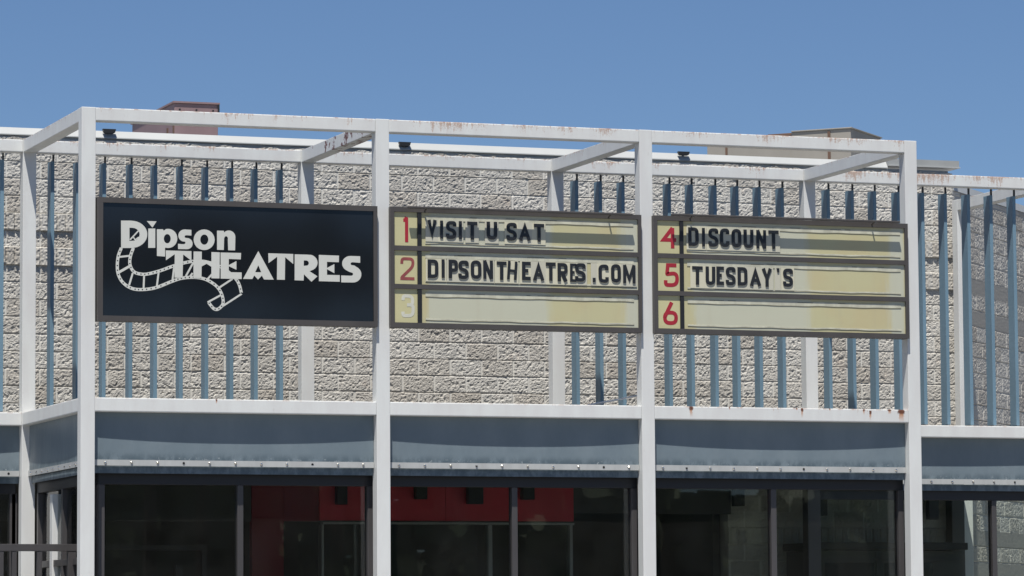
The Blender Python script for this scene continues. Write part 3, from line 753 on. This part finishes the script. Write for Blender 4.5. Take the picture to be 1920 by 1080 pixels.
def merge(bms):
    out = bmesh.new()
    for b in bms:
        me = bpy.data.meshes.new('t'); b.to_mesh(me); b.free(); out.from_mesh(me); bpy.data.meshes.remove(me)
    return out
logo = thing('theatre_sign', 'black sign with white theatre name and film strip emblem between the first two posts', 'sign', (1.69, 0, 5.08))
LX0, LX1, LZ0, LZ1 = .162, 3.203, 5.079, 6.366
obj('cabinet', nb((LX0, LX1, -.03, .10, LZ0, LZ1)), m_bronze, logo, bevel=.004)
fw_ = .055
obj('frame', nb((LX0, LX1, -.060, -.0305, LZ1-fw_, LZ1), (LX0, LX1, -.060, -.0305, LZ0, LZ0+fw_), (LX0, LX0+fw_, -.0597, -.0305, LZ0+fw_, LZ1-fw_), (LX1-fw_*.8, LX1, -.0597, -.0305, LZ0+fw_, LZ1-fw_)), m_bronze, logo)
obj('panel', nb((LX0+fw_+.001, LX1-fw_*.8-.001, -.045, -.031, LZ0+fw_+.001, LZ1-fw_-.001)), m_navy, logo)
def shapes(groups, yf): return merge([flat_shape([[Wl(p) for p in lp] for lp in grp], yf, .004) for grp in groups])
word1 = [
 [[(168, 190), (228, 190)]+arc(236, 282, 107, 91, -80, 80, 14)+[(228, 373), (168, 373)], [(224, 238), (240, 238)]+arc(242, 282, 50, 44, -70, 70, 8)+[(224, 326)]],
 [[(340, 193), (405, 195), (377, 237)]], [[(350, 243), (396, 243), (396, 372), (349, 372)]],
 [[(407, 248), (447, 248), (453, 258)]+arc(482, 309, 61, 64, -105, 105, 16)+[(461, 371), (461, 430), (407, 426)], ell(476, 311, 23, 31)],
 [[(637, 252), (637, 290), (608, 288)]+arc(603, 297, 12, 9, 270, 90, 6)+[(615, 307)]+arc(608, 344, 37, 37, -70, 90, 10)+[(548, 380), (548, 345), (585, 348)]+arc(590, 338, 8, 8, 90, -60, 5)+[(575, 328)]+arc(592, 290, 42, 41, 120, 270, 10)],
 [ell(722, 318, 70, 69), ell(723, 317, 27, 34)],
 [[(808, 257), (853, 258), (856, 270)]+arc(886, 300, 44, 44, -120, 0, 8)+[(928, 389), (882, 388), (880, 312)]+arc(868, 312, 13, 18, 0, -180, 6)+[(853, 386), (808, 385)]],
]
word2 = [
 [[(466, 389), (637, 394), (637, 458), (582, 416), (578, 572), (524, 570), (526, 414), (467, 455)]],
 [[(652, 396), (706, 397), (706, 458), (771, 462), (771, 400), (826, 402), (824, 576), (770, 575), (770, 498), (738, 478), (705, 496), (704, 574), (650, 573)]],
 [[(832, 403), (968, 406), (966, 449), (886, 446), (886, 487), (937, 460), (937, 518), (886, 494), (886, 534), (972, 536), (972, 580), (832, 577)]],
 [[(1083, 394), (1186, 584), (1121, 583), (1107, 557), (1081, 583), (1056, 556), (1043, 580), (981, 579)], [(1083, 488), (1062, 534), (1103, 535)]],
 [[(1150, 408), (1316, 413), (1316, 480), (1262, 434), (1260, 585), (1207, 584), (1209, 431), (1151, 474)]],
 [[(1326, 415), (1400, 417)]+arc(1420, 471, 58, 54, -75, 75, 10)+[(1425, 528), (1477, 562), (1437, 598), (1387, 548), (1385, 590), (1325, 588)], [(1386, 456), (1402, 456)]+arc(1404, 474, 16, 17, -70, 70, 6)+[(1386, 492)]],
 [[(1487, 419), (1621, 424), (1620, 468), (1541, 465), (1541, 506), (1590, 480), (1590, 541), (1541, 514), (1541, 552), (1626, 554), (1626, 598), (1487, 594)]],
 [[(1762, 428), (1762, 472), (1715, 468)]+arc(1710, 478, 12, 10, 270, 90, 6)+[(1724, 490)]+arc(1716, 549, 54, 54, -68, 90, 12)+[(1636, 602), (1636, 556), (1700, 558)]+arc(1706, 547, 9, 10, 90, -60, 5)+[(1690, 532)]+arc(1697, 477, 55, 51, 120, 270, 12)],
]
obj('lettering', shapes(word1, -.0468), m_logo, logo, label='smaller upper word of the sign lettering')
obj('lettering', shapes(word2, -.0473), m_logo, logo, label='larger lower word of the sign lettering')
def smooth_path(pts, n=6):
    out = []
    for i in range(len(pts)-1):
        p0 = Vector(pts[max(0, i-1)]); p1 = Vector(pts[i]); p2 = Vector(pts[i+1]); p3 = Vector(pts[min(len(pts)-1, i+2)])
        for k in range(n):
            t_ = k/n; out.append(.5*((2*p1)+(p2-p0)*t_+(2*p0-5*p1+4*p2-p3)*t_*t_+(-p0+3*p1-3*p2+p3)*t_**3))
    out.append(Vector(pts[-1])); return out
outer = smooth_path([(170, 372), (150, 425), (143, 490), (150, 550), (182, 605), (240, 642), (310, 650), (400, 637), (500, 598), (570, 575), (650, 568), (720, 578), (780, 608), (822, 648), (845, 700), (846, 748), (815, 780), (785, 776), (752, 736)])
inner = smooth_path([(250, 372), (230, 430), (228, 485), (255, 532), (310, 548), (360, 543), (430, 524), (510, 495), (580, 474), (645, 462), (720, 462), (800, 485), (860, 515), (925, 570), (955, 615), (970, 672)])
bars = [((158, 432), (226, 425)), ((150, 537), (232, 490)), ((222, 620), (246, 540)), ((318, 648), (322, 550)), ((406, 634), (419, 530)), ((510, 594), (522, 500)), ((622, 570), (645, 540)), ((818, 640), (912, 578)), ((745, 735), (835, 686)), ((812, 782), (973, 678)), ((600, 560), (650, 470)), ((745, 580), (800, 520))]
def W2(p): return Vector(Wl((p[0], p[1])))
bm = bmesh.new(); k = .00564/LG*1.0
sw = 20*.0058/LG
ribbon(bm, [W2(p) for p in outer], sw, False, -.0459, .001); ribbon(bm, [W2(p) for p in inner], sw, False, -.0462, .001)
for i, (a, b) in enumerate(bars):
    ribbon(bm, [W2(a), W2(b)], 12*.0058/LG if i != 1 else 16*.0058/LG, False, -.0456+.00008*(i % 3), .001)
# little reel corner seen in the D counter
ribbon(bm, [W2((228, 318)), W2((284, 258))], 9*.0058/LG, False, -.0455, .0008); ribbon(bm, [W2((250, 300)), W2((262, 318)), W2((286, 300))], 7*.0058/LG, False, -.0454, .0008)
strip = obj('film_strip_emblem', bm, m_logo, logo)
bm = bmesh.new()
def dots(path, skip=()):
    acc = 0; last = path[0]; 
    for p in path[1:]:
        seg = (p-last).length; acc += seg
        if acc >= 23:
            acc = 0; d = (p-last).normalized(); c = W2(p); e = W2(p+d*4); f_ = W2(p-d*4)
            ribbon(bm, [f_, e], .0125, False, -.0465, .0003)
        last = p
dots([p for p in outer]); dots([p for p in inner])
obj('sprocket_holes', bm, m_navy, strip)

# ------------------------------------------------------------------ small things
t = thing('cable', 'thin loose cable sagging beside the third front post above the mid rail', 'cable', (6.0, .3, 4.3))
bm = bmesh.new(); pts = [(1100, 761), (1120, 756), (1145, 752), (1170, 747), (1198, 741)]
P3 = [Vector((un(a, b, .25)[0], .25, un(a, b, .25)[1])) for a, b in pts]
for a, b in zip(P3[:-1], P3[1:]): tube(bm, a, b, .012, 6)
obj('cable_run', bm, mat('pale_cable', (.6, .61, .6), .5), t)
def flood(px0, px1, py0, py1, label):
    Y = YW-.055; x0, z1 = un(px0, py0, Y); x1, z0 = un(px1, py1, Y)
    t = thing('flood_light', label, 'flood light', ((x0+x1)/2, Y, z0), 'black flood lights on the roof edge')
    bm = bmesh.new(); P_ = [(x0, z1), (x1, z1), (x1-.012, z0+.012), (x1-.03, z0), (x0+.03, z0), (x0+.012, z0+.012)]
    prism(bm, P_, Y, Y+.05); obj('housing', bm, m_black, t, bevel=.004)
    obj('bracket', nb(((x0+x1)/2-.015, (x0+x1)/2+.015, Y+.051, YW+.10, z1-.015, z1+.0)), m_black, t)
flood(193, 218, 241, 250.5, 'black flood light on the roof edge just right of the first front post')
flood(748.5, 771, 265.5, 274.5, 'black flood light on the roof edge just right of the second front post')
flood(1272, 1294, 283.5, 291.5, 'black flood light on the roof edge between the third and last front posts')

def rooftop():
    # faded pinkish unit, left
    Y = 11.0; x0, zt_ = un(327, 193, Y); x1, _ = un(409, 195, Y)
    t = thing('rooftop_unit', 'faded pinkish brown rooftop unit above the black sign', 'rooftop unit', ((x0+x1)/2, Y, 7.6))
    yb = Y+1.0
    while pj(x0, yb, zt_)[0] > 249: yb += .1
    obj('body', nb((x0, x1, Y, yb, 7.44, zt_)), m_rtu_p, t, bevel=.01)
    obj('cap', nb((x0-.02, x1+.02, Y-.02, yb+.02, zt_+.001, zt_+.025)), m_rtu_p, t)
    obj('corner_flange', nb((x1-.012, x1+.014, Y-.024, Y-.0205, zt_-.14, zt_)), m_black, t)
    z2 = zt_-.115
    obj('seam', nb((x0, x1-.02, Y-.006, Y-.0005, z2, z2+.006)), m_rustbrown, t)
    for i in range(3):
        bm = bmesh.new(); xx = x0+(x1-x0)*(.12+.38*i); tube(bm, (xx, Y, z2+.03), (xx, Y-.02, z2+.03), .012); obj('bolt', bm, m_black, t)
    L = yb-Y
    for a, b, z_ in ((.72, .86, .30), (.42, .54, .30), (.0, .02, .45), (.14, .16, .3)):
        obj('louver_panel' if b-a > .05 else 'seam', nb((x0-.014, x0-.0005, Y+a*L, Y+b*L, 7.9, zt_-.30)), m_black if b-a > .05 else m_rustbrown, t)
    # big beige unit turned 45 degrees, right
    Y = 9.5; xc, zt_ = un(1595, 241, Y); dl = Vector((-q2, q2, 0)); dr = Vector((q2, q2, 0)); c = Vector((xc, Y, 0))
    t = thing('rooftop_unit', 'long beige grey rooftop unit with dark seams at the right behind the roof edge', 'rooftop unit', (xc, Y, 7.6))
    def tt(px, d, z):
        s = 0
        while abs(pj(*(c+d*s)[:2], z)[0]-1595) < abs(px-1595): s += .02
        return s
    def quad(s0, s1, r0, r1, z0, z1, m_, nm, bev=.006):
        bm = bmesh.new()
        base = [c+dl*s0+dr*r0, c+dl*s1+dr*r0, c+dl*s1+dr*r1, c+dl*s0+dr*r1]
        A = [bm.verts.new(v+Vector((0, 0, z0))) for v in base]; B = [bm.verts.new(v+Vector((0, 0, z1))) for v in base]
        bm.faces.new(A); bm.faces.new(B[::-1])
        for i in range(4): bm.faces.new((A[i], B[i], B[(i+1) % 4], A[(i+1) % 4]))
        return obj(nm, bm, m_, t, bevel=bev)
    sL = tt(1484, dl, zt_); sR = tt(1651, dr, zt_); sF = tt(1325, dl, zt_)
    quad(0, sL, 0, sR, 7.44, zt_, m_rtu_g, 'body')
    quad(sL+.002, sF, .02, sR, 7.44, zt_-.045, m_rtu_g, 'coil_section')
    quad(sL+.002, tt(1440, dl, zt_), .01, .3, zt_-.044, zt_-.004, m_rustbrown, 'rusty_lid')
    quad(-.02, sL, -.02, sR+.02, zt_+.001, zt_+.02, m_rtu_g, 'cap')
    sm = tt(1556, dl, zt_); quad(sm-.02, sm+.02, -.010, -.0005, 7.7, zt_-.02, m_rustbrown, 'seam', 0)
    s1 = tt(1362, dl, zt_); quad(s1-.01, s1+.02, .008, .0195, 7.7, zt_-.06, m_rustbrown, 'seam', 0)
    quad(tt(1570, dl, zt_), tt(1534, dl, zt_), .3, .9, zt_+.021, zt_+.035, m_black, 'fan_guard')
    for a, b in ((1578, 1590), (1595, 1604)):
        pass
rooftop()

# ------------------------------------------------------------------ trees across the lot (they show in the dark glossy sign)
def tree(x, y, h, r, seed, label, zlow):
    R = random.Random(seed); t = thing('tree', label, 'tree', (x, y, -.12), 'trees across the parking lot')
    bm = bmesh.new(); tube(bm, (x, y, -.12), (x+.1, y, h*.75), .28, 8, .12)
    for i in range(6):
        a = R.uniform(0, 6.28); tube(bm, (x+.05, y, h*R.uniform(.5, .7)), (x+math.cos(a)*r*.6, y+math.sin(a)*r*.6, h*R.uniform(.75, .92)), .09, 5, .03)
    obj('trunk', bm, m_bark, t)
    bm = bmesh.new()
    cl = [(R.gauss(0, .45)*r, R.gauss(0, .45)*r, R.uniform(zlow, h*.97)) for _ in range(26)]
    for k in range(3200):
        c = cl[k % 26]; s = R.uniform(.12, .26)
        p = Vector((x+c[0]+R.gauss(0, .22)*r, y+c[1]+R.gauss(0, .22)*r, c[2]+R.gauss(0, .02)*h*.5))
        q = Vector((R.gauss(0, 1), R.gauss(0, 1), R.gauss(0, 1))).normalized(); u_ = q.orthogonal().normalized()*s; v_ = q.cross(u_)
        bm.faces.new([bm.verts.new(p+u_), bm.verts.new(p+v_), bm.verts.new(p-u_), bm.verts.new(p-v_)])
    obj('crown', bm, m_leaf, t)
for i, (ppx, hh, r_, lb_) in enumerate(((388, 14.4, .8, 'tall narrow tree across the lot reflected left of centre in the black sign'),
                                       (555, 14.4, .9, 'tall narrow tree across the lot reflected right of centre in the black sign'),
                                       (290, 13.6, 1.9, 'low broad tree across the lot reflected at the left of the black sign'),
                                       (470, 13.8, 2.0, 'low broad tree across the lot reflected in the middle of the black sign'),
                                       (640, 13.7, 2.0, 'low broad tree across the lot reflected at the right of the black sign'))):
    X_ = sx(ppx, 430, -.05); tree(X_+(X_-CAM[0])*70/39.1, -70, hh, r_, i, lb_, 12.3)

# unseen belt of trees added beyond the lot so the glass reflects dark
bm = bmesh.new(); R = random.Random(3)
for k in range(9000):
    x = R.uniform(-30, 110); y = -112+R.uniform(-3, 3); z = R.uniform(-.1, 1)*(9.0+1.2*math.sin(x*.21)+.8*math.sin(x*.63+1)); s_ = R.uniform(.5, 1.1)
    q = Vector((R.gauss(0, .5), 1, R.gauss(0, .5))).normalized(); u_ = q.orthogonal().normalized()*s_; v_ = q.cross(u_); p = Vector((x, y, max(z, .3)))
    bm.faces.new([bm.verts.new(p+u_), bm.verts.new(p+v_), bm.verts.new(p-u_), bm.verts.new(p-v_)])
tag(obj('added_tree_belt', bm, m_leaf), 'unseen dense belt of trees added beyond the parking lot to darken reflections', 'trees', kind='stuff')
